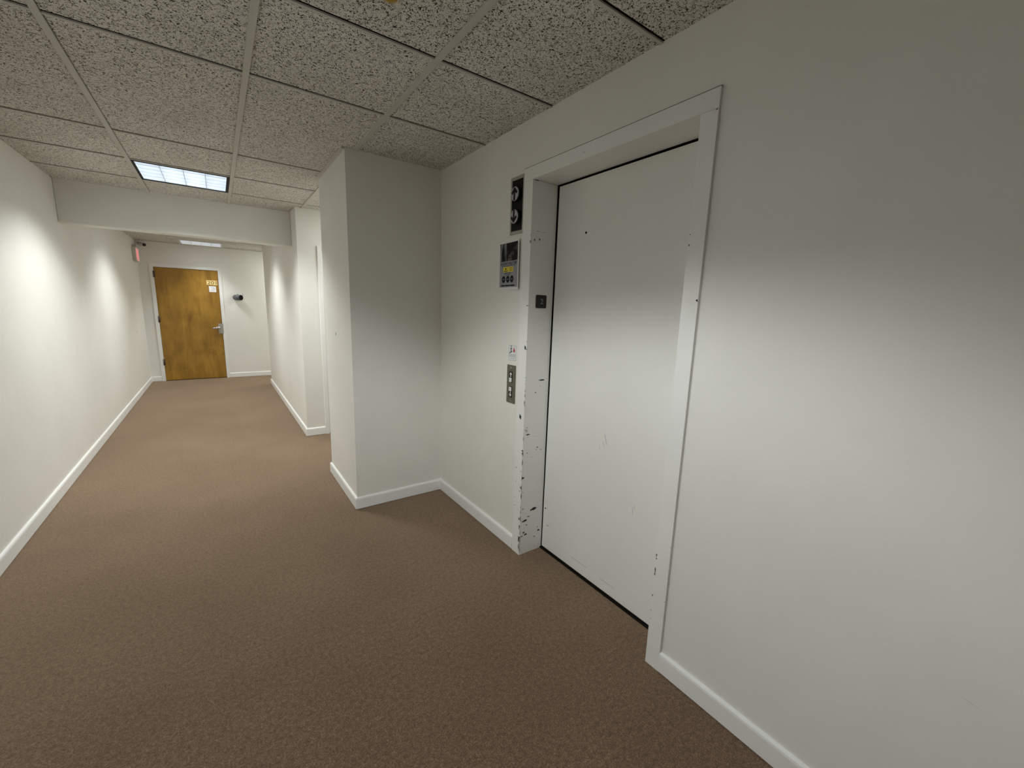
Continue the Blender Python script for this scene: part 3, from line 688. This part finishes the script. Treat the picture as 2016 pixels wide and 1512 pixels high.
# ------------------------------------------------------------------ ceiling lights
def ceiling_light(x0, x1, y0, y1, label, framemat, lampmat, power, cut, bat, nx=4, ny=5):
    cx, cy = (x0+x1)/2, (y0+y1)/2
    x0 += 0.013; x1 -= 0.013; y0 += 0.012; y1 -= 0.012
    t = thing('ceiling_light', (cx, cy, ZC), label, 'ceiling light', 'louvered ceiling lights')
    fw = 0.020; zb = ZC - 0.002; zl = ZC + LH; zh = zl + 0.05
    bm = bmesh.new()
    fn, ff, fl, fr = 0.024, 0.010, 0.014, 0.020
    for q in ((x0, x1, y0, y0+fn), (x0, x1, y1-ff, y1), (x0, x0+fl, y0+fn, y1-ff), (x1-fr, x1, y0+fn, y1-ff)):
        box(bm, *q, zb, ZC+0.006)
    obj('light_frame', bm, framemat, t)
    a0, a1, b0, b1 = x0+fl, x1-fr, y0+fn, y1-ff
    bm = bmesh.new()
    quad(bm, [(a0,b0,zh),(a0,b1,zh),(a1,b1,zh),(a1,b0,zh)])
    for p, q in (((a0,b0),(a1,b0)), ((a1,b0),(a1,b1)), ((a1,b1),(a0,b1)), ((a0,b1),(a0,b0))):
        quad(bm, [(*p, ZC+0.006), (*q, ZC+0.006), (*q, zh), (*p, zh)])
    obj('reflector_housing', bm, M['reflector'], t)
    bm = bmesh.new(); quad(bm, [(a0+.02,b0+.02,zh-0.012),(a0+.02,b1-.02,zh-0.012),(a1-.02,b1-.02,zh-0.012),(a1-.02,b0+.02,zh-0.012)])
    o = obj('lamp', bm, lampmat, t, fix=False)
    for p in o.data.polygons:
        if p.normal.z > 0: p.flip()
    bm = bmesh.new(); zlo = ZC + 0.0065
    def blade(horizontal, c):
        prof = [(0.002, zlo), (0.0045, zlo + (zl-zlo)*0.45), (0.011, zl)]
        vs = []
        for s in (-1, 1):
            for hw, z in prof:
                for e_ in (0, 1):
                    vs.append(bm.verts.new(((a0, a1)[e_], c + s*hw, z) if horizontal else (c + s*hw, (b0, b1)[e_], z)))
        for s in (0, 6):
            for i in (0, 2):
                bm.faces.new((vs[s+i], vs[s+i+1], vs[s+i+3], vs[s+i+2]))
        bm.faces.new((vs[0], vs[1], vs[7], vs[6])); bm.faces.new((vs[4], vs[5], vs[11], vs[10]))
    for i in range(1, nx): blade(False, a0 + (a1-a0)*i/nx)
    for i in range(1, ny): blade(True, b0 + (b1-b0)*i/ny)
    obj('louver', bm, M['louver'], t)
    # the light that leaves the louvers: a square lamp with the cut-off angle of a parabolic louver
    ld = bpy.data.lights.new('louver_light', 'AREA'); ld.shape = 'SQUARE'; ld.size = 0.50 if power > 15 else 0.30; ld.energy = power; ld.shape = 'RECTANGLE'; ld.size_y = ld.size + (y1 - y0 > 0.8)*T; ld.color = (0.955, 1.0, 0.99)
    ld.use_nodes = True; n = ld.node_tree.nodes; l = ld.node_tree.links; em = n['Emission']
    ge = n.new('ShaderNodeNewGeometry'); sx = n.new('ShaderNodeSeparateXYZ'); l.new(ge.outputs['Incoming'], sx.inputs[0])
    def mth(op, a, b=None):
        m = n.new('ShaderNodeMath'); m.operation = op
        for i, v in enumerate((a, b)):
            if v is None: continue
            if hasattr(v, 'is_output'): l.new(v, m.inputs[i])
            else: m.inputs[i].default_value = v
        return m.outputs[0]
    hyp = mth('SQRT', mth('ADD', mth('POWER', sx.outputs['X'], 2.0), mth('POWER', sx.outputs['Y'], 2.0)))
    ratio = mth('DIVIDE', hyp, mth('MAXIMUM', mth('ABSOLUTE', sx.outputs['Z']), 0.001))
    mr = n.new('ShaderNodeMapRange'); mr.interpolation_type = 'SMOOTHSTEP'
    mr.inputs['From Min'].default_value = cut[0]; mr.inputs['From Max'].default_value = cut[1]
    mr.inputs['To Min'].default_value = 1.0; mr.inputs['To Max'].default_value = 0.0
    l.new(ratio, mr.inputs['Value'])
    bw = n.new('ShaderNodeMapRange'); bw.inputs['From Min'].default_value = 0.0; bw.inputs['From Max'].default_value = 1.6
    bw.inputs['To Min'].default_value = bat; bw.inputs['To Max'].default_value = 1.0; l.new(ratio, bw.inputs['Value'])
    l.new(mth('MULTIPLY', mr.outputs['Result'], bw.outputs['Result']), em.inputs['Strength'])
    lo = bpy.data.objects.new('louver_light', ld); C.objects.link(lo); lo.parent = t; lo.location = (0, 0, -0.004)
    return t
ceiling_light(BX, BX+T, BY+5*T, BY+6*T, 'black framed ceiling light in front of the dropped beam', M['black'], M['lamp'], P_FRONT, (1.35, 2.05), 1.7)
ceiling_light(BX, BX+T, BY-T, BY+T, 'long ceiling light overhead, beside the elevator doorway', M['black'], M['lampnear'], P_NEAR, (1.30, 1.90), 0.12, 4, 10)
ceiling_light(BX, BX+T, BY+9*T, BY+10*T, 'ceiling light hidden behind the dropped beam', M['white'], M['lampfar'], P_MID, (1.1, 2.05), 1.8)
ceiling_light(*FARFIX, 'white framed ceiling light nearest the wooden door', M['white'], M['lampend'], P_FAR, (0.5, 1.05), 1.0)

# light arriving round the corner from the side corridor
ld = bpy.data.lights.new('side_corridor_light', 'AREA'); ld.shape = 'SQUARE'; ld.size = 0.55; ld.energy = 20; ld.color = (0.97, 1.0, 0.98)
lo = bpy.data.objects.new('side_corridor_light', ld); C.objects.link(lo); lo.location = (1.75, 9.02, ZC-0.012)

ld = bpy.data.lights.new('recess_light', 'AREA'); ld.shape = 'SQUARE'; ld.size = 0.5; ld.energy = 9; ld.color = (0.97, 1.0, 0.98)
lo = bpy.data.objects.new('recess_light', ld); C.objects.link(lo); lo.location = (1.55, 4.2, ZC-0.012)

# ------------------------------------------------------------------ camera, world, colour
yaw, pitch, roll = 0.6220, -0.1764, 0.0321
cy_, sy_, cp, sp, cr, sr = math.cos(yaw), math.sin(yaw), math.cos(pitch), math.sin(pitch), math.cos(roll), math.sin(roll)
fwd = Vector((sy_*cp, cy_*cp, sp)); r0 = Vector((cy_, -sy_, 0)); u0 = Vector((-sy_*sp, -cy_*sp, cp))
rt = r0*cr + u0*sr; up = -r0*sr + u0*cr
cam = bpy.data.cameras.new('camera'); cam.sensor_fit = 'HORIZONTAL'; cam.sensor_width = 36; cam.lens = 807.7568/2016*36; cam.clip_start = 0.02
co = bpy.data.objects.new('camera', cam); C.objects.link(co)
co.matrix_world = Matrix(((rt.x, up.x, -fwd.x, 0), (rt.y, up.y, -fwd.y, 0), (rt.z, up.z, -fwd.z, CAM_H), (0, 0, 0, 1)))
bpy.context.scene.camera = co
w = bpy.data.worlds.new('world'); bpy.context.scene.world = w; w.use_nodes = True
w.node_tree.nodes['Background'].inputs['Color'].default_value = (0.5, 0.5, 0.5, 1); w.node_tree.nodes['Background'].inputs['Strength'].default_value = 0.05
vs = bpy.context.scene.view_settings; vs.view_transform = 'Standard'; vs.look = 'None'; vs.exposure = 0.0; vs.gamma = 1.08
